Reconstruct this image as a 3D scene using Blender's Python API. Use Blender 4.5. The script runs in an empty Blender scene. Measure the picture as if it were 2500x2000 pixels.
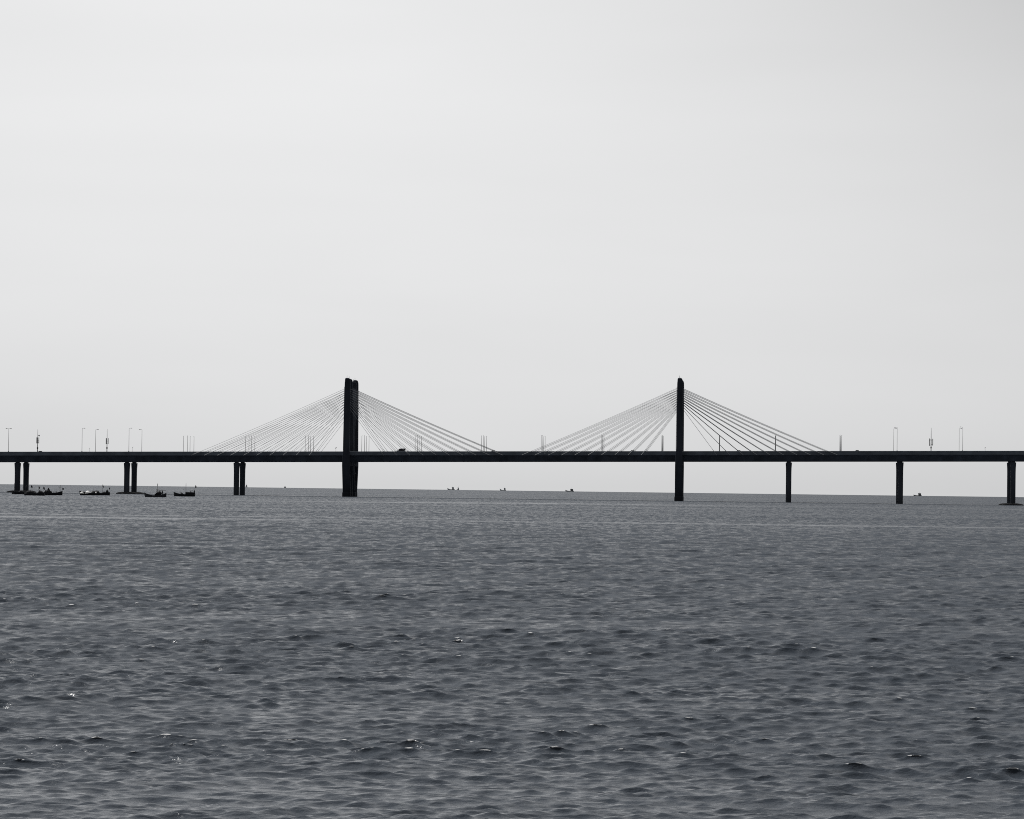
import bpy, math, random
import numpy as np
from mathutils import Matrix, Vector

random.seed(7)
rng = np.random.default_rng(11)
sc = bpy.context.scene
col = sc.collection
PI = math.pi

# ------------------------------------------------------------------ survey
F = 8400.0            # focal length in photograph pixels (2500 wide)
H = 5.5               # eye height above the sea
RE = 7.3e6            # earth radius with refraction: the sea really curves away
PITCH = math.atan(187.7 / F)
ROLL = 0.0127
PHI = math.atan(573.0 / F)        # the bridge is seen almost square on
D = 1549.0
N = Vector((math.sin(PHI), math.cos(PHI), 0))
T = Vector((math.cos(PHI), -math.sin(PHI), 0))
CAM = Vector((0, 0, H))

def sea_z(d):
    return -d * d / (2 * RE)

def ray(u, v):
    du, dv = u - 1250.0, 1000.0 - v
    a = du * math.cos(ROLL) - dv * math.sin(ROLL)
    b = du * math.sin(ROLL) + dv * math.cos(ROLL)
    y = F * math.cos(PITCH) - b * math.sin(PITCH)
    z = F * math.sin(PITCH) + b * math.cos(PITCH)
    return Vector((a, y, z)).normalized()

def on_row(u, v, row):
    """survey point of the bridge: (distance along it, height) on the vertical plane ROW metres behind its front"""
    r = ray(u, v)
    k = (D + row - CAM.dot(N)) / r.dot(N)
    p = CAM + r * k
    return p.dot(T), p.z

def on_sea(u, dist):
    r = ray(u, 1200)
    h = math.hypot(r.x, r.y)
    return Vector((r.x / h * dist, r.y / h * dist, sea_z(dist)))

# ------------------------------------------------------------------ helpers
def tag(o, label=None, cat=None, group=None, kind=None):
    if label: o['label'] = label
    if cat: o['category'] = cat
    if group: o['group'] = group
    if kind: o['kind'] = kind
    return o

def empty(name, loc, rz=0.0):
    o = bpy.data.objects.new(name, None)
    o.empty_display_size = 1
    col.objects.link(o)
    o.location = loc
    o.rotation_euler = (0, 0, rz)
    return o

class MB:
    def __init__(self):
        self.v = []; self.f = []
    def add(self, vs, fs):
        n = len(self.v)
        self.v += [tuple(p) for p in vs]
        self.f += [tuple(i + n for i in f) for f in fs]
        return self
    def box(self, x0, x1, y0, y1, z0, z1):
        vs = [(x, y, z) for z in (z0, z1) for y in (y0, y1) for x in (x0, x1)]
        return self.add(vs, [(0, 2, 3, 1), (4, 5, 7, 6), (0, 1, 5, 4), (2, 6, 7, 3), (0, 4, 6, 2), (1, 3, 7, 5)])
    def loft(self, rings):
        m = len(rings[0]); vs = [p for r in rings for p in r]; fs = []
        for i in range(len(rings) - 1):
            for j in range(m):
                a = i * m + j; b = i * m + (j + 1) % m
                fs.append((a, b, b + m, a + m))
        fs.append(tuple(reversed(range(m))))
        fs.append(tuple((len(rings) - 1) * m + j for j in range(m)))
        return self.add(vs, fs)
    def prism(self, prof, y0, y1):
        """prof: (x, z) outline extruded along y"""
        return self.loft([[(x, y0, z) for x, z in prof], [(x, y1, z) for x, z in prof]])
    def tube(self, pts, rad, n=6):
        rings = []
        pts = [Vector(p) for p in pts]
        if not isinstance(rad, (list, tuple)): rad = [rad] * len(pts)
        for i, p in enumerate(pts):
            d = (pts[min(i + 1, len(pts) - 1)] - pts[max(i - 1, 0)]).normalized()
            up = Vector((0, 1, 0)) if abs(d.y) < 0.9 else Vector((1, 0, 0))
            a = d.cross(up).normalized(); b = d.cross(a).normalized()
            rings.append([tuple(p + a * math.cos(q) * rad[i] + b * math.sin(q) * rad[i])
                          for q in [2 * PI * k / n for k in range(n)]])
        return self.loft(rings)
    def build(self, name, mat, parent=None, smooth=False):
        me = bpy.data.meshes.new(name)
        me.from_pydata(self.v, [], self.f)
        import bmesh
        bm = bmesh.new(); bm.from_mesh(me)
        bmesh.ops.recalc_face_normals(bm, faces=bm.faces); bm.to_mesh(me); bm.free()
        me.materials.append(mat)
        if smooth: me.polygons.foreach_set('use_smooth', [True] * len(me.polygons))
        o = bpy.data.objects.new(name, me)
        col.objects.link(o)
        o.parent = parent
        return o

def octa(cx, cy, z, wx, wy, c=0.28):
    """chamfered rectangle ring"""
    a, b = wx / 2, wy / 2; k = c * min(wx, wy)
    pts = [(-a + k, -b), (a - k, -b), (a, -b + k), (a, b - k), (a - k, b), (-a + k, b), (-a, b - k), (-a, -b + k)]
    return [(cx + x, cy + y, z) for x, y in pts]

# ------------------------------------------------------------------ materials
def mat(name, c, rough=0.8, noise=0.25, scale=0.6, metal=0.0, streak=False):
    m = bpy.data.materials.new(name); m.use_nodes = True
    nt = m.node_tree; b = nt.nodes['Principled BSDF']
    b.inputs['Roughness'].default_value = rough
    b.inputs['Metallic'].default_value = metal
    tc = nt.nodes.new('ShaderNodeTexCoord')
    mp = nt.nodes.new('ShaderNodeMapping')
    mp.inputs['Scale'].default_value = (1, 1, 0.25) if streak else (1, 1, 1)
    ns = nt.nodes.new('ShaderNodeTexNoise')
    ns.inputs['Scale'].default_value = scale; ns.inputs['Detail'].default_value = 6
    rp = nt.nodes.new('ShaderNodeValToRGB')
    rp.color_ramp.elements[0].position = 0.3; rp.color_ramp.elements[1].position = 0.7
    rp.color_ramp.elements[0].color = (*[x * (1 - noise) for x in c], 1)
    rp.color_ramp.elements[1].color = (*[min(1, x * (1 + noise)) for x in c], 1)
    nt.links.new(tc.outputs['Object'], mp.inputs['Vector'])
    nt.links.new(mp.outputs['Vector'], ns.inputs['Vector'])
    nt.links.new(ns.outputs['Fac'], rp.inputs['Fac'])
    nt.links.new(rp.outputs['Color'], b.inputs['Base Color'])
    return m

M = {}
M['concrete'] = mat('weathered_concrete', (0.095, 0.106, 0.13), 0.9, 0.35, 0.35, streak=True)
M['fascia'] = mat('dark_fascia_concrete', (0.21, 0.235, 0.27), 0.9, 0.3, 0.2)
M['pylon'] = mat('dark_stained_concrete', (0.066, 0.074, 0.092), 0.9, 0.3, 0.35, streak=True)
M['pylon'].node_tree.nodes['Principled BSDF'].inputs['Specular IOR Level'].default_value = 0.05
M['pale_pole'] = mat('pale_zinc_pole', (0.7, 0.7, 0.7), 0.5, 0.1, 2)
M['road'] = mat('asphalt', (0.05, 0.05, 0.052), 0.9, 0.2, 2)
M['sheath'] = mat('cable_sheath', (0.55, 0.56, 0.57), 0.5, 0.08, 0.3)
M['lamp'] = mat('galvanised_steel', (0.16, 0.165, 0.17), 0.55, 0.2, 2)
M['dark'] = mat('dark_painted_metal', (0.045, 0.048, 0.055), 0.6, 0.3, 2)
M['wood'] = mat('tarred_wood', (0.028, 0.028, 0.032), 0.8, 0.4, 2)
M['wood2'] = mat('worn_dark_paint', (0.06, 0.062, 0.07), 0.75, 0.4, 1.5)
M['grey'] = mat('grey_paint', (0.22, 0.225, 0.23), 0.7, 0.25, 1.5)
M['tarp'] = mat('white_tarpaulin', (0.85, 0.85, 0.85), 0.6, 0.12, 1.5)
M['flag'] = mat('dark_flag_cloth', (0.05, 0.05, 0.06), 0.9, 0.2, 3)
M['net'] = mat('heaped_net', (0.05, 0.05, 0.055), 0.95, 0.5, 3)
M['carpaint'] = mat('dark_car_paint', (0.06, 0.062, 0.07), 0.35, 0.1, 1)
M['carpale'] = mat('pale_car_paint', (0.6, 0.6, 0.6), 0.35, 0.05, 1)
M['glass'] = mat('vehicle_glass', (0.02, 0.022, 0.025), 0.1, 0.1, 1)
M['rubber'] = mat('tyre_rubber', (0.03, 0.03, 0.03), 0.9, 0.1, 3)
M['far'] = mat('haze_paled_paint', (0.8, 0.81, 0.82), 0.8, 0.25, 0.5)  # fading by distance haze is put into the hull colour
M['far2'] = mat('haze_paled_grey_hull', (0.32, 0.33, 0.34), 0.8, 0.25, 0.5)  # darker far hulls, also paled in colour to stand for haze

# ------------------------------------------------------------------ camera
cd = bpy.data.cameras.new('camera')
cam = bpy.data.objects.new('camera', cd); col.objects.link(cam)
cd.sensor_width = 36.0; cd.lens = 36.0 * F / 2500.0
cd.clip_start = 1.0; cd.clip_end = 60000
cam.matrix_world = (Matrix.Translation(CAM) @ Matrix.Rotation(PI / 2 + PITCH, 4, 'X') @ Matrix.Rotation(ROLL, 4, 'Z'))
sc.camera = cam

# ------------------------------------------------------------------ sky and sun
SUN_AZ, SUN_EL = math.radians(-74), math.radians(52)      # azimuth from +Y, negative is left
w = bpy.data.worlds.new('World'); sc.world = w; w.use_nodes = True
nt = w.node_tree; nt.nodes.clear(); L = nt.links.new
def nd(t, **kw):
    n = nt.nodes.new(t)
    for k, v in kw.items(): setattr(n, k, v)
    return n
def math_(op, a, b=None, c=None, clamp=False):
    n = nd('ShaderNodeMath', operation=op); n.use_clamp = clamp
    for i, x in enumerate((a, b, c)):
        if x is None: continue
        if isinstance(x, (int, float)): n.inputs[i].default_value = x
        else: L(x, n.inputs[i])
    return n.outputs[0]
out = nd('ShaderNodeOutputWorld'); bg = nd('ShaderNodeBackground')
sky = nd('ShaderNodeTexSky', sky_type='NISHITA'); sky.sun_disc = False
sky.sun_elevation = SUN_EL; sky.sun_rotation = SUN_AZ; sky.dust_density = 6.0; sky.air_density = 1.0
bw = nd('ShaderNodeRGBToBW'); L(sky.outputs[0], bw.inputs[0])
tc = nd('ShaderNodeTexCoord'); sx = nd('ShaderNodeSeparateXYZ'); L(tc.outputs['Generated'], sx.inputs[0])
def dirdot(az, el):
    v = (math.sin(az) * math.cos(el), math.cos(az) * math.cos(el), math.sin(el))
    n = nd('ShaderNodeVectorMath', operation='DOT_PRODUCT'); L(tc.outputs['Generated'], n.inputs[0]); n.inputs[1].default_value = v
    return n.outputs['Value']
# thick bright haze: strongest ahead and a little left, a lot dimmer behind the viewer and overhead
def lobe(az, el, width_deg, amp):
    ang = math_('ARCCOSINE', math_('MINIMUM', dirdot(math.radians(az), math.radians(el)), 0.999999))
    q = math_('POWER', math_('DIVIDE', ang, math.radians(width_deg)), 2.0)
    return math_('MULTIPLY', math_('EXPONENT', math_('MULTIPLY', q, -1.0)), amp)
a1 = lobe(1, 9, 62, 0.70)
a2 = lobe(-5, 5.0, 9, 0.02)
zz = math_('ABSOLUTE', sx.outputs['Z'])
murk = math_('SUBTRACT', 1.0, math_('MULTIPLY', math_('EXPONENT', math_('MULTIPLY', zz, -32.0)), 0.175))     # denser, duller air along the horizon
patch = math_('SUBTRACT', 1.0, lobe(15, 17, 10, 0.9))                                                     # sky dimmed at upper right to stand for lens falloff
amb = math_('MULTIPLY_ADD', sx.outputs['Y'], 0.03, 0.06)
hz = math_('MULTIPLY', math_('MULTIPLY', math_('ADD', math_('ADD', a1, a2), amb), murk), patch)
# faint uneven veils in the haze
nz = nd('ShaderNodeTexNoise'); nz.inputs['Scale'].default_value = 5; nz.inputs['Detail'].default_value = 3
mp = nd('ShaderNodeMapping'); mp.inputs['Scale'].default_value = (1, 1, 6.0); L(tc.outputs['Generated'], mp.inputs[0]); L(mp.outputs[0], nz.inputs['Vector'])
veil = math_('MULTIPLY_ADD', nz.outputs['Fac'], 0.11, 0.945)
tot = math_('MULTIPLY_ADD', bw.outputs[0], 0.012, math_('MULTIPLY', hz, veil))
cc = nd('ShaderNodeCombineColor'); L(math_('MULTIPLY', tot, 0.995), cc.inputs[0]); L(tot, cc.inputs[1]); L(math_('MULTIPLY', tot, 1.005), cc.inputs[2])
L(cc.outputs[0], bg.inputs['Color']); bg.inputs['Strength'].default_value = 1.0
L(bg.outputs[0], out.inputs['Surface'])

sd = bpy.data.lights.new('sun', 'SUN'); sd.energy = 2.8; sd.angle = math.radians(0.5); sd.color = (1.0, 0.985, 0.96)
so = bpy.data.objects.new('sun', sd); col.objects.link(so)
sv = Vector((math.sin(SUN_AZ) * math.cos(SUN_EL), math.cos(SUN_AZ) * math.cos(SUN_EL), math.sin(SUN_EL)))
so.rotation_euler = sv.to_track_quat('Z', 'Y').to_euler(); so.location = (0, 0, 300)

sc.view_settings.view_transform = 'Standard'; sc.view_settings.look = 'None'
sc.view_settings.exposure = 0.0; sc.view_settings.gamma = 1.0
sc.render.engine = 'CYCLES'
sc.cycles.use_denoising = False
sc.cycles.max_bounces = 6
sc.cycles.pixel_filter_type = 'BLACKMAN_HARRIS'
sc.cycles.filter_width = 1.0
sc.cycles.sample_clamp_indirect = 4.0

# ------------------------------------------------------------------ sea
def make_sea():
    rs = [18.0]
    while rs[-1] < 14000:
        r = rs[-1]
        dr = 0.5 if r < 44 else max(0.05, 0.0008 * r) if r < 450 else 0.001 * r if r < 1600 else 0.0018 * r if r < 4000 else 0.0028 * r if r < 9500 else 0.02 * r
        if 40 < r < 44: dr = 0.2
        rs.append(r + dr)
    rs = np.array(rs); dR = np.gradient(rs)
    fine = math.radians(13.0); nf = 840
    th = list(np.linspace(-fine, fine, nf))
    t = fine; st = 2 * fine / nf; ext = []
    while t < PI - 0.03:
        st = min(st * 1.12, math.radians(4)); t += st
        if t < PI - 0.02: ext.append(t)
    th = [-x for x in reversed(ext)] + th + ext
    th = np.array(th); dT = np.gradient(th)
    nr, na = len(rs), len(th)
    R, TH = np.meshgrid(rs, th, indexing='ij')
    f32 = np.float32
    X0 = R * np.sin(TH); Y0 = R * np.cos(TH)
    SP = np.maximum(dR[:, None] * np.ones(na)[None, :], R * dT[None, :] * 1.0)
    SP = SP.astype(f32); Z = (-(R ** 2) / (2 * RE)).astype(f32); X0 = X0.astype(f32); Y0 = Y0.astype(f32); R = R.astype(f32); TH = TH.astype(f32)
    X = X0.copy(); Y = Y0.copy()
    J = np.zeros_like(Z); VAR = np.zeros_like(Z)
    # slow gusts
    G = np.zeros_like(Z)
    for i in range(14):
        lam = rng.uniform(9, 90); a = rng.uniform(-1.2, 1.2); k = 2 * PI / lam
        G += np.sin(k * (np.sin(a) * X0 * 0.8 + np.cos(a) * Y0) + rng.uniform(0, 6.28))
    G = 1.0 + 0.062 * G
    G = np.clip(G, 0.55, 1.28).astype(f32)
    # calm slicks ahead of the bridge, ruffled band added under it to stand for its dark shade line
    SL = np.zeros_like(Z)
    wob = 6 * np.sin(X0 / 61.0) + 3 * np.sin(X0 / 23.0 + 1)
    for yc, th_, x0, x1, am in ((531, 13, -400, 400, 1.3), (572, 9, -400, 20, 1.1), (492, 4, -60, 200, 0.45), (447, 3.5, -200, -10, 0.6), (1120, 40, -700, 700, 1.3), (950, 20, -700, 100, 0.55), (760, 14, -50, 500, 0.55), (1010, 22, 20, 700, -0.6), (670, 14, -400, 400, -0.5), (404, 2.5, 5, 300, 0.4)):
        d_ = (Y0 - X0 * 0.012 - yc - wob * th_ / 8.0) / th_
        pres = 0.72 + 0.28 * np.sin(X0 / (th_ * 4.0) + yc) * np.sin(X0 / 37.0 + yc)
        SL += am * np.exp(-d_ ** 2) * pres / (1 + np.exp(-(X0 - x0) / 12.0)) / (1 + np.exp((X0 - x1) / 12.0))
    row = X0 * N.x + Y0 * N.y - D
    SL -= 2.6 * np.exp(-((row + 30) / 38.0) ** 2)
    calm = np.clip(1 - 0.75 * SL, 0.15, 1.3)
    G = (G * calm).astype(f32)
    nc = 190
    lams = np.exp(np.linspace(math.log(11.0), math.log(0.15), nc)) * rng.uniform(0.97, 1.03, nc)
    mean = math.radians(183)
    for lam in lams:
        k = 2 * PI / lam
        x = lam / 0.62
        if x > 1: s = 0.039 * x ** -0.80
        else: s = 0.039 * x ** 0.0
        spread = 0.27 if lam > 1.2 else 0.38
        a = mean + rng.normal(0, spread)
        amp = s / k * math.sqrt(2) * rng.uniform(0.7, 1.3)
        kx, ky = k * math.sin(a), k * math.cos(a)
        W = np.clip((lam / SP - 2.0) / 1.6, 0, 1)
        rowmax = np.nonzero(W.max(axis=1) > 0)[0]
        VAR += (1 - W ** 2) * (s ** 2)
        if len(rowmax) == 0: continue
        hi = rowmax[-1] + 1
        cols = np.nonzero(W[:hi].max(axis=0) > 0)[0]; c0, c1 = cols[0], cols[-1] + 1
        sl = (slice(0, hi), slice(c0, c1))
        ph = f32(kx) * X0[sl] + f32(ky) * Y0[sl] + f32(rng.uniform(0, 6.28))
        g = G[sl] if lam < 5 else 1.0
        A = (f32(amp) * W[sl] * g).astype(f32)
        c = np.cos(ph); sn = np.sin(ph)
        Z[sl] += A * c
        q = f32(0.9)
        X[sl] -= q * A * sn * f32(kx / k)
        Y[sl] -= q * A * sn * f32(ky / k)
        J[sl] += q * A * f32(k) * c
    co = np.empty((nr * na, 3), dtype=np.float32)
    co[:, 0] = X.ravel(); co[:, 1] = Y.ravel(); co[:, 2] = Z.ravel()
    idx = np.arange(nr * na, dtype=np.int32).reshape(nr, na)
    a = idx[:-1, :-1].ravel(); b = idx[:-1, 1:].ravel(); c = idx[1:, 1:].ravel(); d = idx[1:, :-1].ravel()
    quads = np.stack([a, d, c, b], axis=1)
    me = bpy.data.meshes.new('sea')
    nq = len(quads)
    me.vertices.add(len(co)); me.vertices.foreach_set('co', co.ravel())
    me.loops.add(nq * 4); me.loops.foreach_set('vertex_index', quads.ravel())
    me.polygons.add(nq); me.polygons.foreach_set('loop_start', np.arange(0, nq * 4, 4, dtype=np.int32))
    me.polygons.foreach_set('use_smooth', np.ones(nq, dtype=bool))
    me.update(calc_edges=True)
    ref = J[(R > 60) & (R < 250) & (np.abs(TH) < fine)]
    J = (J - np.percentile(ref, 99.85)) / ref.std()
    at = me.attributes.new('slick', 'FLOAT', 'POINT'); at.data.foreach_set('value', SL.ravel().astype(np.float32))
    at = me.attributes.new('crest', 'FLOAT', 'POINT'); at.data.foreach_set('value', J.ravel().astype(np.float32))
    at = me.attributes.new('unresolved', 'FLOAT', 'POINT'); at.data.foreach_set('value', np.sqrt(VAR).ravel().astype(np.float32))
    o = bpy.data.objects.new('sea', me); col.objects.link(o)
    o['kind'] = 'structure'
    # material
    m = bpy.data.materials.new('sea_water'); m.use_nodes = True
    nt = m.node_tree; B = nt.nodes['Principled BSDF']; ln = nt.links.new
    B.inputs['IOR'].default_value = 1.333
    def N_(t): return nt.nodes.new(t)
    def mt(op, a, b=None, c=None, clamp=False):
        n = N_('ShaderNodeMath'); n.operation = op; n.use_clamp = clamp
        for i, x in enumerate((a, b, c)):
            if x is None: continue
            if isinstance(x, (int, float)): n.inputs[i].default_value = x
            else: ln(x, n.inputs[i])
        return n.outputs[0]
    g = N_('ShaderNodeNewGeometry')
    def noise(scale, sx, sy, det=4, rough=0.55):
        mp = N_('ShaderNodeMapping'); mp.inputs['Scale'].default_value = (sx, sy, 1)
        ln(g.outputs['Position'], mp.inputs[0])
        n = N_('ShaderNodeTexNoise'); n.inputs['Scale'].default_value = scale; n.inputs['Detail'].default_value = det
        n.inputs['Roughness'].default_value = rough; ln(mp.outputs[0], n.inputs['Vector']); return n.outputs['Fac']
    u = N_('ShaderNodeAttribute'); u.attribute_name = 'unresolved'
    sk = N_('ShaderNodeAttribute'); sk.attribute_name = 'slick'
    cr = N_('ShaderNodeAttribute'); cr.attribute_name = 'crest'
    # ruffled and slick water: long wind streaks
    streak = noise(0.012, 0.35, 1.0, 5, 0.62)
    streak2 = noise(0.0035, 0.10, 1.0, 3, 0.5)
    streak3 = noise(0.06, 0.25, 1.0, 3, 0.6)
    # crests too small for the mesh still show as separate facets from afar
    fac = noise(0.8, 1.0, 0.16, 3, 0.7); fac2 = noise(1.3, 0.9, 0.2, 2, 0.6)
    fine_ = mt('MULTIPLY', mt('SUBTRACT', fac, 0.5), mt('MULTIPLY', u.outputs['Fac'], 14.0))
    wind = mt('ADD', mt('ADD', mt('ADD', mt('MULTIPLY', streak, 0.5), mt('MULTIPLY', streak2, 0.3)), mt('MULTIPLY', streak3, 0.45)), mt('ADD', fine_, -0.125))
    s2 = mt('MULTIPLY', u.outputs['Fac'], u.outputs['Fac'])
    # GGX alpha = sqrt(2) * slope deviation, roughness = sqrt(alpha)
    alpha = mt('SQRT', mt('ADD', mt('MULTIPLY', s2, 0.85), 0.0008))
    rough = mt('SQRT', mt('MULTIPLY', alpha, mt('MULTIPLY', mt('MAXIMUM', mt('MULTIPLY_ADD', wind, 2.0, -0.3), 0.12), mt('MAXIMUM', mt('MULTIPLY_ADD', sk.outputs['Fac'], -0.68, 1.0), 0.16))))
    ln(rough, B.inputs['Roughness'])
    rip = mt('ADD', mt('MULTIPLY', noise(3.2, 0.55, 1.0, 5, 0.62), 0.05), mt('MULTIPLY', noise(11, 0.6, 1.0, 4, 0.62), 0.014))
    bp = N_('ShaderNodeBump'); bp.inputs['Strength'].default_value = 0.9; bp.inputs['Distance'].default_value = 1.0
    ln(rip, bp.inputs['Height']); 
    cx = N_('ShaderNodeCombineXYZ'); am_ = mt('MULTIPLY', u.outputs['Fac'], 3.0)
    ln(mt('MULTIPLY', mt('SUBTRACT', fac2, 0.5), mt('MULTIPLY', am_, 0.6)), cx.inputs[0]); ln(mt('MULTIPLY', mt('SUBTRACT', fac, 0.56), am_), cx.inputs[1])
    va = N_('ShaderNodeVectorMath'); va.operation = 'ADD'; ln(bp.outputs[0], va.inputs[0]); ln(cx.outputs[0], va.inputs[1])
    vn = N_('ShaderNodeVectorMath'); vn.operation = 'NORMALIZE'; ln(va.outputs[0], vn.inputs[0]); ln(vn.outputs[0], B.inputs['Normal'])
    # foam only where a crest folds
    fn = noise(5.0, 0.7, 1.0, 6, 0.7)
    lo = noise(0.09, 0.6, 1.0, 2, 0.5)
    f = mt('ADD', cr.outputs['Fac'], mt('ADD', mt('MULTIPLY', fn, 0.9), mt('MULTIPLY', lo, 2.5)))
    fm = N_('ShaderNodeMapRange'); fm.inputs['From Min'].default_value = FOAM; fm.inputs['From Max'].default_value = FOAM + 0.12
    ln(f, fm.inputs['Value'])
    mx = N_('ShaderNodeMixRGB'); ln(fm.outputs[0], mx.inputs['Fac'])
    mx.inputs[1].default_value = (0.060, 0.072, 0.090, 1); mx.inputs[2].default_value = (0.8, 0.8, 0.8, 1)
    ln(mx.outputs[0], B.inputs['Base Color'])
    me.materials.append(m)
    return o
FOAM = 2.15
ALW = -0.05
make_sea()

# ------------------------------------------------------------------ bridge
root = empty('cable_stayed_bridge', N * D, -PHI)
tag(root, 'dark cable-stayed road bridge with two tall rounded pylons crossing the sea', 'bridge')

sA, zA = on_row(100, 1102.9, 0.6); sB, zB = on_row(2400, 1100.9, 0.6)
GR = (zB - zA) / (sB - sA)
def ztop(s): return zA + GR * (s - sA)
ZW = sea_z(D)
S0, S1 = on_row(-420, 1100, 0)[0], on_row(2980, 1100, 0)[0]
print('grade', GR, 'z at towers', ztop(on_row(845, 1100, 0)[0]), 'S', S0, S1)

def deck_mb(y0, prof):
    mb = MB(); rings = []
    n = 40
    for i in range(n + 1):
        s = S0 + (S1 - S0) * i / n
        rings.append([(s, y0 + y, ztop(s) + z) for y, z in prof])
    return mb.loft(rings)
box_prof = [(0.0, -1.2), (0.0, -1.85), (0.35, -1.95), (2.6, -2.35), (3.9, -4.65), (8.5, -4.65), (9.8, -2.35), (12.05, -1.95), (12.4, -1.85), (12.4, -1.2)]
DECKS = [0.6, 19.4]
for y0 in DECKS:
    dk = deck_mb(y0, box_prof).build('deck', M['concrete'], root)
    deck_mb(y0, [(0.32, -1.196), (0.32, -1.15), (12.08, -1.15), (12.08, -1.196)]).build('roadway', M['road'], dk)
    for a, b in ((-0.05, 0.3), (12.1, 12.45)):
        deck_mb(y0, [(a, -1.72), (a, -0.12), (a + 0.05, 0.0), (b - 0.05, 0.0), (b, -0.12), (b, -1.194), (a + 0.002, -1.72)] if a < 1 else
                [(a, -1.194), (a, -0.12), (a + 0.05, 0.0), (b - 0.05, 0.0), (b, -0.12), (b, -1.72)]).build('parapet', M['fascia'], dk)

# approach piers: photo column, foot width factor, whether the pile cap shows above water
PIERS = [(-226, False), (43, True), (310, True), (577.6, False), (1926, False), (2198.5, False), (2473, True), (2748, False)]
for u, cap in PIERS:
    s = on_row(u, 1165, 7.0)[0]
    zt = ztop(s) - 4.65
    for yc in (6.8, 25.6):
        mb = MB()
        rings = []
        for z, wx, wy in ((ZW - 3, 2.25, 2.7), (zt - 5.2, 2.25, 2.7), (zt - 3.2, 2.3, 2.9), (zt - 1.4, 2.5, 3.3), (zt - 0.45, 2.6, 3.4)):
            rings.append(octa(s, yc, z, wx, wy, 0.2))
        mb.loft(rings)
        p = mb.build('pier', M['concrete'], root)
        b = MB()
        b.box(s - 0.8, s + 0.8, yc - 1.3, yc + 1.3, zt - 0.448, zt - 0.003)
        b.build('bearing_block', M['dark'], p)
        if cap:
            c = MB()
            rg = []
            for z, r in ((ZW - 2, 5.6), (ZW + 0.35, 4.9), (ZW + 0.7, 4.0), (ZW + 0.95, 2.2)):
                rg.append([(s + r * math.cos(2 * PI * k / 20), yc + min(r, 4.6) * math.sin(2 * PI * k / 20), z) for k in range(20)])
            c.loft(rg).build('pile_cap', M['wood2'], p)

# pylons: each is a pair of legs per carriageway
LEG_ROWS = [(-0.95, 4.0), (14.4, 9.6), (17.9, 22.8), (33.4, 28.4)]
LEG_TOP = [(0.2, 0.0), (9.0, -0.15), (25.5, -0.85), (32.0, 0.0)]
TOWERS = []
for u_base, u_name in ((845.5, 'l'), (1657.5, 'r')):
    s = on_row(u_base, 1120, 0)[0]
    zt = ztop(s)
    ztip = on_row(u_base + 2, 922.8, 0)[1]
    TOWERS.append((s, zt, ztip))
    legs = []
    for i, (yt, yb) in enumerate(LEG_ROWS):
        mb = MB(); rings = []
        zb = zt - 5.4
        ytp, dtip = LEG_TOP[i]; zk = ztip + dtip
        def sec(z, wx, wy, y, off=0.0): rings.append(octa(s + off, y, z, wx, wy, 0.05))
        sec(ZW - 3, 3.75, 3.4, yb, -0.05)
        sec(ZW + 1.9, 3.72, 3.4, yb + (yt - yb) * 0.1, -0.05)
        sec(ZW + 2.1, 3.42, 3.0, yb + (yt - yb) * 0.12, 0)
        sec(zb - 1.0, 3.35, 2.8, yt + (yb - yt) * 0.04, 0)
        sec(zb + 0.5, 3.3, 2.5, yt, 0)
        sec(zt - 1.6, 3.0, 2.4, yt, 0.05)
        sec(zt + 1.0, 2.75, 2.35, yt, 0.12)
        sec(zt + 14, 2.7, 2.2, yt + (ytp - yt) * 0.42, 0.12)
        sec(zt + 24, 2.6, 2.1, yt + (ytp - yt) * 0.72, 0.12)
        sec(zk - 2.4, 2.5, 2.0, ytp, 0.12)
        for dz, l, r in ((1.5, -1.16, 1.22), (0.8, -1.13, 1.08), (0.35, -1.05, 0.88), (0.1, -0.88, 0.6), (0.0, -0.62, 0.28)):
            sec(zk - dz, r - l, 2.0 * (1 - 0.25 * (dz < 0.3)), ytp, 0.12 + (l + r) / 2)
        mb.loft(rings)
        lg = mb.build('pylon_leg', M['pylon'], root)
        legs.append(lg)
        # formwork ribs and climbing ladder on the left face
        rb = MB()
        z = zt + 3
        while z < ztip - 5:
            yy = yt + (ytp - yt) * min(1, (z - zt) / 31.0); rb.box(s - 1.38, s - 1.18, yy - 0.45, yy + 0.45, z, z + 0.12); z += 1.7
        rb.tube([(s - 1.4, yt - 0.35, zt + 0.5), (s - 1.3, ytp - 0.35, ztip - 4)], 0.05, 4)
        rb.tube([(s - 1.4, yt + 0.35, zt + 0.5), (s - 1.3, ytp + 0.35, ztip - 4)], 0.05, 4)
        rb.build('ladder', M['lamp'], lg)
        MB().tube([(s - 0.2, ytp, zk - 0.1), (s - 0.2, ytp, zk + 1.1)], 0.05, 5).build('lightning_rod', M['lamp'], lg)
    for ya, yb_ in ((0.3, 13.15), (19.15, 32.1)):
        MB().box(s - 1.45, s + 1.55, ya - 0.4, yb_ + 0.4, zt - 6.6, zt - 4.655).build('crossbeam', M['pylon'], root)

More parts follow.
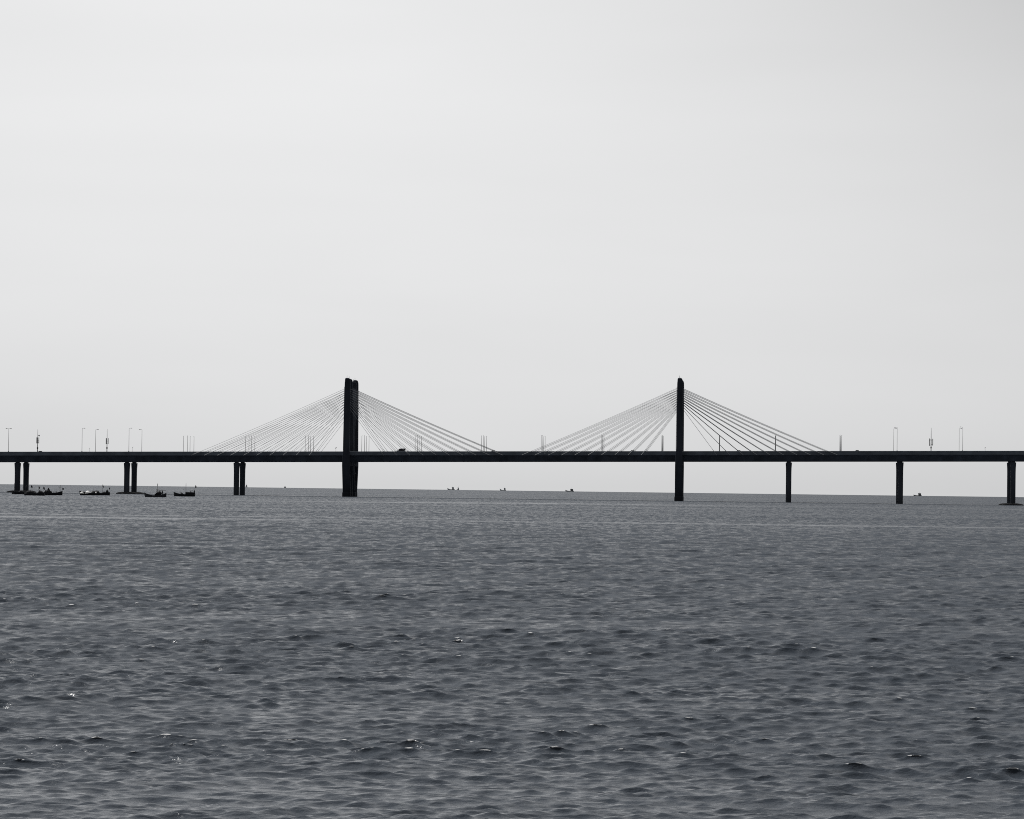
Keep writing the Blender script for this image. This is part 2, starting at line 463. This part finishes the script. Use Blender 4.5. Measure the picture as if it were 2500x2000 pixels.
# stay cables: 4 planes x 2 towers x 2 sides x 10
NCAB = 10
PLANE = [(0.28, 0), (13.32, 1), (19.08, 2), (32.1, 3)]
extra = MB(); count = 0
for pi, (yd, yt) in enumerate(PLANE):
    for (s, zt, ztip) in TOWERS:
        for side in (-1, 1):
            for k in range(NCAB):
                sd_ = s + side * (16.3 + 6.0 * k)
                zd = ztop(sd_) - 1.75
                zu = zt + 19.6 + 0.98 * k
                ya = LEG_ROWS[yt][0] + (LEG_TOP[yt][0] - LEG_ROWS[yt][0]) * (zu - zt) / 31.5
                a = Vector((s + side * 1.0, ya, zu)); b = Vector((sd_ + side * 0.6, yd, zd))
                # slight sag
                pts = []
                ln_ = (b - a).length
                for j in range(9):
                    t = j / 8
                    p = a.lerp(b, t); p.z -= 4 * t * (1 - t) * ln_ * ln_ * 0.00006
                    pts.append(p)
                pipe0 = b.lerp(a, 3.6 / ln_)
                mb = extra if count >= 100 else MB()
                mb.tube(pts, 0.062, 6)
                mb.tube([b, pipe0], 0.085, 6)
                if count < 100:
                    mb.build('stay_cable', M['sheath'], root)
                count += 1
o = extra.build('rear_stay_cables', M['sheath'], root); o['kind'] = 'stuff'

# ------------------------------------------------------------------ lamps
def lamp_parts(root_, h, arms, reach=0.85, pm='lamp'):
    mb = MB(); mb.tube([(0, 0, 0), (0, 0, h * 0.5), (0, 0, h)], [0.1, 0.08, 0.055], 8)
    mb.box(-0.2, 0.2, -0.2, 0.2, 0, 0.25)
    mb.build('pole', M[pm], root_)
    for a in arms:
        if reach > 0.5: MB().tube([(0, 0, h - 0.05), (a * reach * 0.5, 0, h + 0.06), (a * reach, 0, h + 0.08)], 0.05, 6).build('arm', M[pm], root_)
        mb = MB(); HD = 0.55 if reach > 0.5 else 0.1
        mb.prism([(a * (reach - 0.1), h - 0.04), (a * (reach + HD), h - 0.02), (a * (reach + HD - .05), h + 0.13), (a * reach, h + 0.2)], -0.15, 0.15)
        mb.build('lamp_head', M['dark' if pm == 'lamp' else pm], root_)
proto = {}
def copy_tree(o, parent=None):
    c = o.copy(); col.objects.link(c)
    if parent is not None: c.parent = parent
    for ch in list(o.children): copy_tree(ch, c)
    return c
def put_lamp(s, row, h, arms, label, group, reach=0.85, extra_h=0.0):
    pm = 'pale_pole' if s > 60 and reach > 0.5 else 'lamp'
    key = (round(h, 2), arms, reach, pm)
    base = -1.15 if (1.0 < row < 12.6 or 19.8 < row < 31.4) else 0.0
    loc = N * (D + row) + T * s + Vector((0, 0, ztop(s) + base))
    hh = h - base
    if key not in proto:
        e = empty('street_lamp', loc, -PHI); lamp_parts(e, hh, arms, reach, pm); proto[key] = e
    else:
        e = copy_tree(proto[key]); e.location = loc; e.rotation_euler = (0, 0, -PHI)
    tag(e, label, 'street lamp', group)
    return e

GRP = 'street lamps along the bridge deck'
ROWS = [1.2, 12.4, 20.0, 31.2]
ROWN = ['front edge of the near deck', 'rear edge of the near deck', 'front edge of the far deck', 'rear edge of the far deck']
WH = [(447.5, 7.0, 'in open sky left of all cables'),
      (599.0, 7.0, 'over the twin piers left of the left pylon'),
      (745.0, 7.0, 'close left of the left pylon'),
      (883.0, 7.0, 'just right of the left pylon'),
      (1013.4, 7.0, 'just right of the delivery van'),
      (1175.2, 7.0, 'at the left pylon\'s outermost right cable'),
      (1321.2, 7.0, 'at the right pylon\'s outermost left cable'),
      (1467.8, 7.0, 'halfway along the right pylon\'s left cables'),
      (1615.3, 7.0, 'just left of the right pylon'),
      (1755.8, 7.0, 'just right of the right pylon'),
      (1893.8, 7.0, 'over the pier right of the right pylon'),
      (2054.5, 7.0, 'in open sky right of all cables')]
for u, h, where in WH:
    s = on_row(u, 1101, ROWS[0])[0]
    for ri, row in enumerate(ROWS):
        order = ['nearest', 'second', 'third', 'farthest'][ri]
        left_first = u < 1823
        arms = [(1,), (-1,), (1,), (-1,)][ri]
        put_lamp(s, row, h if ri % 2 == 0 else h + 0.25, arms, f'{order} of four slim lamps {where}', GRP, 0.1)
TALL = [(20.5, 0.9, 10.5, (-1, 1), 'tall twin-headed lamp at the far left end of the bridge'),
        (-26, 31.2, 10.5, (1,), None),
        (200, 0.9, 10.6, (1,), 'tall single-arm lamp over the boat with white covers, left of its pair'),
        (233, 31.2, 10.5, (1,), 'tall single-arm lamp between the white-covered boat and the slim antenna mast'),
        (314.5, 0.9, 10.6, (1,), 'tall lamp with its arm pointing right, above the second pair of piers'),
        (346, 31.2, 10.5, (-1,), 'tall lamp with its arm pointing left, right of the second pair of piers'),
        (2190, 0.9, 10.5, (-1,), 'nearer of two tall pale lamps over the second pier right of the right pylon'),
        (2181.5, 31.2, 10.5, (1,), 'farther of two tall pale lamps over the second pier right of the right pylon'),
        (2350, 0.9, 10.6, (-1,), 'tall pale lamp right of the rightmost antenna mast, nearer of its pair'),
        (2341.5, 31.2, 10.5, (1,), 'tall pale lamp right of the rightmost antenna mast, farther of its pair')]
for u, row, h, arms, lab in TALL:
    if lab is None: continue
    put_lamp(on_row(u, 1102, row)[0], row, h, arms, lab, GRP)

# antenna masts
def mast(u, row, h, label, p0, p1, dish, busy=False):
    s = on_row(u, 1102, row)[0]
    e = empty('antenna_mast', N * (D + row) + T * s + Vector((0, 0, ztop(s) - 0.0)), -PHI)
    tag(e, label, 'antenna mast', 'antenna masts on the bridge deck')
    MB().tube([(0, 0, 0), (0, 0, 1.6), (0, 0, p1), (0, 0, h)], [0.2, 0.17, 0.1, 0.05], 8).build('pole', M['dark'], e)
    for a in (90, 210, 330) if not busy else (30, 90, 150, 210, 270, 330):
        rr_ = 0.85 if busy else 0.55; x, y = rr_ * math.cos(math.radians(a + 60)), rr_ * math.sin(math.radians(a + 60))
        zz = p0 + (random.uniform(-0.5, 0.5) if busy else 0)
        m_ = MB(); m_.box(x - 0.12, x + 0.12, y - 0.1, y + 0.1, zz, zz + (p1 - p0) * (0.6 if busy else 1))
        pn = m_.build('antenna_panel', M['dark'], e)
        MB().tube([(0, 0, zz + 0.4), (x, y, zz + 0.4)], 0.04, 4).tube([(0, 0, zz + (p1 - p0) * 0.5), (x, y, zz + (p1 - p0) * 0.5)], 0.04, 4).build('bracket', M['lamp'], pn)
    if dish:
        MB().tube([(0.3, -0.1, p1 + 0.7), (0.75, -0.35, p1 + 0.85)], [0.1, 0.38], 12).build('dish', M['dark'], e)
    MB().box(-0.28, 0.28, -0.25, 0.25, 1.3, 2.0).build('equipment_box', M['dark'], e)
mast(91.5, 0.9, 10.2, 'antenna mast with a small dish above two long panels, over the leftmost piers', 3.75, 6.5, True)
mast(261, 0.9, 10.3, 'antenna mast without a dish, over the water between two tall lamps', 3.4, 6.1, False)
mast(2273, 16.0, 10.6, 'antenna mast with a ragged cluster of panels near the right end of the bridge', 2.7, 7.6, False, True)

# little signs / warning lights on thin posts
def post_sign(u, h, label, row=0.75, plate=0.45, mt_='dark'):
    s = on_row(u, 1102, row)[0]
    e = empty('sign_post', N * (D + row) + T * s + Vector((0, 0, ztop(s))), -PHI)
    tag(e, label, 'sign post', 'small signs on thin posts')
    MB().tube([(0, 0, 0), (0, 0, h)], 0.045, 6).build('post', M['lamp'], e)
    MB().prism([(-plate, h - 0.15), (0, h + 0.1), (plate, h + 0.2), (plate * 0.8, h + 0.5), (0.05, h + 0.35), (-plate * 0.7, h + 0.3)], -0.05, 0.05).build('sign_plate', M[mt_], e)
post_sign(820, 1.35, 'small ragged dark sign on a thin post left of the left pylon')
post_sign(218, 1.25, 'tiny thin signpost between the two tall lamps above the white-covered boat', plate=0.12, mt_='lamp')
post_sign(324, 1.7, 'tiny thin signpost above the second pair of piers between two tall lamps', plate=0.15)
post_sign(2405, 1.2, 'tiny dark sign on a thin post near the right end of the bridge', plate=0.2)

# ------------------------------------------------------------------ vehicles
def wheels(e, xs, y0, y1, r):
    for x in xs:
        for y in (y0, y1):
            MB().tube([(x, y - 0.1, r), (x, y + 0.1, r)], r, 14).build('wheel', M['rubber'], e)
def car(u, label, row=4.0, face=-1, paint='carpaint', zz=0.0):
    s = on_row(u, 1102, row)[0]
    e = empty('car', N * (D + row) + T * s + Vector((0, 0, ztop(s) - 1.15)), -PHI + (0 if face < 0 else PI))
    tag(e, label, 'car', 'cars crossing the bridge')
    mb = MB()
    prof = [(-2.15, 0.3), (-2.2, 0.6), (-2.05, 0.82), (-1.1, 0.95), (1.5, 0.98), (2.1, 0.95), (2.18, 0.5), (2.1, 0.28)]
    mb.prism(prof, -0.85, 0.85); mb.build('body', M[paint], e)
    cab = MB(); cab.loft([[(-1.1, -0.8, 0.952), (1.6, -0.8, 0.985), (1.6, 0.8, 0.985), (-1.1, 0.8, 0.952)],
                          [(-0.35, -0.62, 1.36), (1.0, -0.62, 1.38), (1.0, 0.62, 1.38), (-0.35, 0.62, 1.36)]])
    cab.build('window_band', M['glass'], e)
    MB().loft([[(-0.4, -0.65, 1.384), (1.05, -0.65, 1.384), (1.05, 0.65, 1.384), (-0.4, 0.65, 1.384)],
               [(-0.2, -0.55, 1.46 + zz), (0.85, -0.55, 1.46 + zz), (0.85, 0.55, 1.46 + zz), (-0.2, 0.55, 1.46 + zz)]]).build('roof', M[paint], e)
    wheels(e, (-1.3, 1.35), -0.8, 0.8, 0.3)
car(97, 'low dark car roof just right of the antenna mast with the dish', zz=0.05)
car(1203, 'dark car roof at the foot of the left pylon\'s outermost right cable', zz=0.15)
car(1542.5, 'dark car roof just above the rail left of the right pylon', zz=0.15)
car(1802, 'dark car roof under the cables right of the right pylon', zz=0.1)
car(2091, 'dark car roof in open sky right of the slim lamps past the last cable', zz=0.1)
# van
s = on_row(980, 1102, 4)[0]
e = empty('delivery_van', N * (D + 4.0) + T * s + Vector((0, 0, ztop(s) - 1.15)), -PHI)
tag(e, 'dark boxy delivery van facing left on the bridge, right of the left pylon', 'van')
MB().prism([(-2.1, 0.35), (-2.15, 1.15), (-1.95, 1.35), (-1.2, 1.6), (-0.85, 2.3), (-0.6, 2.45), (1.7, 2.5), (1.78, 2.4), (1.8, 0.4)], -0.95, 0.95).build('body', M['carpaint'], e)
MB().add([(-1.94, -0.8, 1.375), (-1.94, 0.8, 1.375), (-0.9, 0.8, 2.26), (-0.9, -0.8, 2.26), (-1.97, -0.8, 1.40), (-1.97, 0.8, 1.40), (-0.93, 0.8, 2.29), (-0.93, -0.8, 2.29)],
         [(0, 1, 2, 3), (4, 7, 6, 5), (0, 4, 5, 1), (1, 5, 6, 2), (2, 6, 7, 3), (3, 7, 4, 0)]).build('windscreen', M['glass'], e)
wheels(e, (-1.3, 1.15), -0.9, 0.9, 0.38)

# two small pale plates fixed outside the parapet
for u, wd, lab in ((1139, 1.6, 'small white plate fixed to the deck edge midway between the pylons'), (1330, 0.7, 'tiny white plate on the deck edge below the slim lamps left of the right pylon')):
    s = on_row(u, 1106, 0.5)[0]
    z = on_row(u, 1106.3, 0.5)[1]
    o = MB().box(-wd / 2, wd / 2, -0.03, 0.03, -0.16, 0.16).build('plate', M['tarp'])
    o.location = N * (D + 0.5) + T * s + Vector((0, 0, z)); o.rotation_euler = (0, 0, -PHI)
    tag(o, lab, 'plate')

# ------------------------------------------------------------------ boats
def hull_mb(L_, beam, free, bow, stern, n=22, rake=0.5, mid=None):
    """bow at -x; sheer rises to BOW at the front and STERN at the back, FREE amidships; 0 is the waterline"""
    mb = MB(); rings = []
    for i in range(n + 1):
        t = i / n; x = -L_ / 2 + L_ * t
        q = abs(2 * t - 1)
        sheer = free + ((bow - free) * max(0, 1 - t / 0.42) ** 1.6 if t < 0.42 else (stern - free) * max(0, (t - 0.6) / 0.4) ** 1.8)
        half = beam / 2 * (math.sin(min(1, t / 0.5) * PI / 2) ** 0.7 if t < 0.5 else 1 - 0.35 * ((t - 0.5) / 0.5) ** 2)
        half = max(half, 0.05)
        dx = rake * (1 - t) ** 4
        fl = 0.72
        rings.append([(x + dx * 0.9 + 0.25 * (t == 0), 0, -0.6), (x + dx * 0.6, half * 0.55, -0.35), (x + dx * 0.25, half * 0.92, sheer * 0.35), (x, half, sheer),
                      (x, half * 0.88, sheer), (x, half * 0.85, sheer - 0.28), (x, -half * 0.85, sheer - 0.28), (x, -half * 0.88, sheer), (x, -half, sheer),
                      (x + dx * 0.25, -half * 0.92, sheer * 0.35), (x + dx * 0.6, -half * 0.55, -0.35)])
    return mb.loft(rings)

def heap(x0, x1, z0, h, wy, seed, ragged=0.25, flat=False):
    """lumpy heap of net or cloth"""
    r = random.Random(seed); mb = MB(); rings = []; ragged *= 0.55
    n = 14
    for i in range(n + 1):
        t = i / n; x = x0 + (x1 - x0) * t
        hh = h * (math.sin(PI * min(max(t, 0.03), 0.97)) ** 0.5) * (1 + r.uniform(-ragged, ragged))
        if flat:
            rings.append([(x, -wy, z0), (x, -wy * 0.9, z0 + hh * 0.22), (x, -wy * 0.55, z0 + hh * 0.62), (x, 0.1, z0 + hh), (x, wy * 0.7, z0 + hh * 0.7), (x, wy, z0)]); continue
        rings.append([(x, -wy, z0), (x, -wy * 0.8, z0 + hh * 0.65), (x + r.uniform(-.05, .05), -wy * 0.3, z0 + hh), (x, wy * 0.3, z0 + hh * 0.96), (x, wy * 0.8, z0 + hh * 0.6), (x, wy, z0)])
    return mb.loft(rings)

def flag_mb(x, z, w_, h_, droop=0.3, seed=1):
    mb = MB(); n = 6; top = []; bot = []
    for i in range(n + 1):
        t = i / n
        y = 0.12 * math.sin(t * 5 + seed)
        top.append((x + w_ * t, y, z + h_ / 2 - droop * t)); bot.append((x + w_ * t, y, z - h_ / 2 - droop * t * 1.3))
    vs = []
    for p in top + bot: vs.append((p[0], p[1] - 0.015, p[2]))
    for p in top + bot: vs.append((p[0], p[1] + 0.015, p[2]))
    k = n + 1; fs = []
    for i in range(n):
        fs.append((i, i + 1, k + i + 1, k + i)); fs.append((2 * k + i, 3 * k + i, 3 * k + i + 1, 2 * k + i + 1))
        fs.append((i, 2 * k + i, 2 * k + i + 1, i + 1)); fs.append((k + i, k + i + 1, 3 * k + i + 1, 3 * k + i))
    fs.append((0, k, 3 * k, 2 * k)); fs.append((n, 2 * k + n, 3 * k + n, k + n))
    return mb.add(vs, fs)

def boat_root(u0, u1, dist, label, yaw=0.0, group='fishing boats moored near the left piers'):
    c = on_sea((u0 + u1) / 2, dist)
    e = empty('fishing_boat', c, yaw)
    tag(e, label, 'fishing boat', group)
    return e, (u1 - u0) / (F / dist)       # length in metres

def person_mb(x, y, z, h=1.65, lean=0.1):
    mb = MB()
    mb.loft([octa(x, y, z, .34, .26), octa(x + lean * .2, y, z + h * .28, .34, .28), octa(x + lean * .4, y, z + h * .5, .4, .3), octa(x + lean * .7, y, z + h * .66, .46, .28),
             octa(x + lean * .9, y, z + h * .82, .5, .26), octa(x + lean, y, z + h * .87, .16, .15), octa(x + lean * 1.1, y, z + h * .9, .2, .2), octa(x + lean * 1.1, y, z + h * .96, .21, .22), octa(x + lean * 1.1, y, z + h, .1, .1)])
    return mb

PXM = lambda d: F / d
# B0: behind the leftmost pier pair
d = 1387; e, L0 = boat_root(28, 66, d, 'low dark fishing boat at the foot of the leftmost piers', 0.05)
hull_mb(L0, 2.0, 0.95, 1.35, 1.1).build('hull', M['wood'], e)
m_ = MB().tube([(-1.95, 0, 0.6), (-1.95, 0, 4.4)], 0.05, 5); k = m_.build('pole', M['dark'], e)
flag_mb(-1.95, 4.0, 0.35, 0.8, 0.1).build('flag', M['flag'], k)
heap(-0.2, 1.6, 0.7, 0.9, 0.6, 4).build('net_pile', M['net'], e)
MB().box(0.3, 0.62, -0.2, 0.2, 0.9, 1.55).build('white_drum', M['tarp'], e)
m_ = MB().tube([(2.6, 0, 0.6), (2.6, 0, 3.9)], 0.05, 5); k = m_.build('pole', M['dark'], e)
flag_mb(2.6, 3.3, 0.5, 0.8, 0.1).build('flag', M['flag'], k)
# B1
d = 1270; e, L0 = boat_root(58, 109, d, 'dark fishing boat heaped with nets, between the leftmost piers and the boat with the mast', -0.04)
hull_mb(L0, 2.2, 0.95, 1.75, 1.15).build('hull', M['wood'], e)
heap(-3.3, 0.6, 0.65, 1.3, 0.8, 9, 0.12).build('net_pile', M['net'], e)
heap(1.2, 3.4, 0.65, 1.45, 0.7, 12, 0.3).build('net_pile', M['net'], e)
for x, z, ww in ((-1.2, 3.9, 0.55), (1.6, 3.6, 0.45), (3.3, 3.4, 0.5)):
    kk = MB().tube([(x, 0, 0.6), (x + 0.05, 0, z)], 0.04, 5).build('pole', M['dark'], e)
    flag_mb(x + 0.03, z - 0.45, ww, 0.8, 0.35, x).build('flag', M['flag'], kk)
# B2
d = 1316; e, L0 = boat_root(98, 152, d, 'dark fishing boat with a double mast and square flag at its right end', 0.03)
hull_mb(L0, 2.2, 1.0, 1.3, 1.75).build('hull', M['wood'], e)
heap(-2.9, 0.4, 0.7, 1.5, 0.8, 21, 0.35).build('net_pile', M['net'], e)
heap(-1.5, -0.6, 1.6, 1.2, 0.5, 3, 0.3).build('net_pile', M['net'], e)
MB().box(0.9, 1.25, -0.6, -0.2, 0.72, 1.5).build('white_drum', M['tarp'], e)
MB().box(1.75, 2.1, -0.6, -0.2, 0.72, 1.65).build('white_drum', M['tarp'], e)
MB().tube([(3.0, -0.2, 0.7), (3.0, -0.2, 3.4)], 0.05, 5).tube([(3.5, 0.2, 0.7), (3.5, 0.2, 4.0)], 0.05, 5).tube([(2.7, 0, 3.0), (3.9, 0, 3.1)], 0.05, 5).build('mast', M['grey'], e)
kk = MB().tube([(4.1, 0, 1.2), (4.2, 0, 2.9)], 0.04, 5).build('pole', M['dark'], e)
flag_mb(4.15, 2.5, 0.6, 0.6, 0.0, 2).build('flag', M['flag'], kk)
# B3 with white covers
d = 1367; e, L0 = boat_root(194, 268, d, 'long fishing boat with bright white covers on its left half', 0.03)
hull_mb(L0, 2.6, 0.95, 1.8, 1.35, rake=0.7).build('hull', M['wood'], e)
heap(-5.6, -4.2, 0.75, 1.0, 1.1, 31, 0.08, True).build('cover', M['tarp'], e)
heap(-3.75, -1.6, 0.75, 1.1, 1.15, 32, 0.1, True).build('cover', M['tarp'], e)
heap(-1.4, -0.3, 0.75, 1.05, 0.85, 33, 0.2).build('cover', M['grey'], e)
heap(-0.9, 2.1, 0.7, 1.25, 0.8, 34, 0.3).build('net_pile', M['net'], e)
heap(0.35, 0.95, 0.95, 0.9, 1.15, 35, 0.15, True).build('cover', M['tarp'], e)
heap(2.6, 5.0, 0.7, 0.8, 0.8, 36, 0.25).build('net_pile', M['net'], e)
heap(4.4, 5.5, 1.0, 1.3, 0.6, 37, 0.25).build('net_pile', M['net'], e)
MB().tube([(-0.55, 0, 0.7), (-0.5, 0, 2.9)], 0.04, 5).build('pole', M['dark'], e)
kk = MB().tube([(3.1, 0, 0.7), (3.15, 0, 4.4)], 0.045, 5).build('pole', M['dark'], e)
flag_mb(3.05, 3.9, 0.5, 0.75, 0.5, 1).build('flag', M['flag'], kk)
kk = MB().tube([(5.6, 0, 1.0), (5.75, 0, 3.4)], 0.045, 5).build('pole', M['dark'], e)
flag_mb(5.7, 2.9, 0.35, 0.7, 0.3, 1).build('flag', M['flag'], kk)
# B4
d = 1255; e, L0 = boat_root(352, 406, d, 'fishing boat with raised bow and pale mast, just right of the second piers', 0.05)
hull_mb(L0, 2.2, 0.75, 1.75, 1.7, rake=0.7).build('hull', M['wood2'], e)
MB().prism([(-0.4, 0.5), (-0.1, 1.1), (0.7, 1.9), (2.6, 1.7), (2.2, 1.0), (2.0, 0.5)], -0.6, 0.6).build('cabin', M['wood'], e)
heap(0.9, 2.3, 1.5, 0.85, 0.5, 44, 0.1).build('cover', M['grey'], e)
MB().tube([(0.75, 0, 1.5), (0.8, 0, 4.3)], 0.13, 8).build('mast', M['tarp'], e)
MB().tube([(0.82, 0, 4.3), (0.85, 0, 5.0)], 0.1, 6).build('mast_cap', M['dark'], e)
MB().tube([(0.3, 0, 1.8), (0.75, 0, 2.7), (0.2, 0, 3.1)], 0.08, 5).tube([(0.6, 0, 2.4), (1.4, 0, 2.5), (3.8, 0, 2.55)], 0.06, 5).tube([(1.0, 0, 3.0), (1.8, 0, 2.5), (2.6, 0, 3.0)], 0.05, 5).build('boom', M['dark'], e)
person_mb(2.75, 0, 0.9, 1.6, -0.2).build('bundle', M['dark'], e)
# B5
d = 1367; e, L0 = boat_root(424, 476, d, 'fishing boat with a dark deckhouse and two masts, rightmost of those near the left piers', 0.04)
hull_mb(L0, 2.3, 0.95, 1.75, 1.5, rake=0.5).build('hull', M['wood'], e)
MB().prism([(0.4, 0.6), (0.45, 1.75), (3.3, 1.7), (3.8, 1.55), (3.85, 0.6)], -0.75, 0.75).build('deckhouse', M['wood'], e)
heap(-1.8, -0.2, 0.7, 0.7, 0.6, 55, 0.3).build('net_pile', M['net'], e)
MB().tube([(-1.7, 0, 1.8), (-0.6, 0, 1.2)], 0.1, 5).tube([(-0.7, 0, 2.9), (0.6, 0, 3.0)], 0.05, 5).build('boom', M['dark'], e)
MB().tube([(0.6, 0, 1.7), (0.65, 0, 5.4)], 0.05, 5).tube([(0.2, 0, 4.5), (1.1, 0, 4.5)], 0.04, 5).build('mast', M['dark'], e)
MB().box(2.35, 2.8, -0.5, -0.1, 1.73, 2.3).build('white_drum', M['tarp'], e)
MB().tube([(1.0, -0.6, 1.75), (1.0, -0.6, 2.6), (3.4, -0.6, 2.45), (3.4, -0.6, 1.72)], 0.05, 5).build('rail', M['dark'], e)
heap(3.6, 4.2, 1.3, 1.3, 0.4, 56, 0.1).build('net_pile', M['net'], e)
kk = MB().tube([(3.9, 0, 1.3), (4.4, 0, 4.6)], 0.06, 5).build('pole', M['dark'], e)
flag_mb(4.25, 4.0, 0.5, 0.8, 0.2, 2).build('flag', M['flag'], kk)

# far boats near the horizon
def far_boat(u0, u1, dist, label, cabins, m1, bowh=3.2, hullh=1.3):
    c = on_sea((u0 + u1) / 2, dist)
    e = empty('trawler', c, 0.1)
    tag(e, label, 'trawler', 'distant boats on the horizon')
    L_ = (u1 - u0) / (F / dist)
    hull_mb(L_, L_ * 0.25, hullh, bowh, hullh * 1.3, rake=L_ * 0.08).build('hull', M[m1], e)
    for (x0, x1, h) in cabins:
        c_ = MB().prism([(x0 * L_, hullh * 0.7), (x0 * L_ + 0.2, h * 0.7), (x0 * L_ - 0.4, h * 0.72), (x0 * L_ - 0.2, h), (x1 * L_, h * 0.96), (x1 * L_ + 0.2, hullh * 0.7)], -L_ * 0.08, L_ * 0.08).build('deckhouse', M[m1], e)
    xm = (cabins[0][0] + cabins[0][1]) / 2 * L_
    MB().tube([(xm, 0, cabins[0][2] * 0.9), (xm, 0, cabins[0][2] * 1.5)], 0.14, 5).build('mast', M[m1], e)
far_boat(1092, 1110, 7600, 'distant pale trawler on the horizon, leftmost of the three between the pylons', [(0.12, 0.38, 6.2)], 'far', 4.5)
far_boat(1115, 1121, 7900, 'tiny distant boat just right of the leftmost trawler between the pylons', [(-0.1, 0.35, 5.6)], 'far', 2.2)
far_boat(1220, 1235.5, 7700, 'distant pale trawler on the horizon midway between the pylons', [(0.15, 0.4, 5.8)], 'far', 4.4)
far_boat(1380, 1401, 6600, 'darker distant trawler on the horizon left of the right pylon', [(0.1, 0.4, 5.2)], 'far2', 3.2)
far_boat(2230, 2250, 6500, 'dark distant trawler on the horizon between the two rightmost piers', [(0.1, 0.42, 5.4)], 'far2', 2.6)
far_boat(599, 604, 8200, 'tiny distant boat right beside the twin piers left of the left pylon', [(-0.2, 0.3, 6.0)], 'far', 3.0)
far_boat(693, 698, 8300, 'tiny distant boat on the horizon just left of the left pylon', [(-0.2, 0.3, 3.4)], 'far', 2.0)
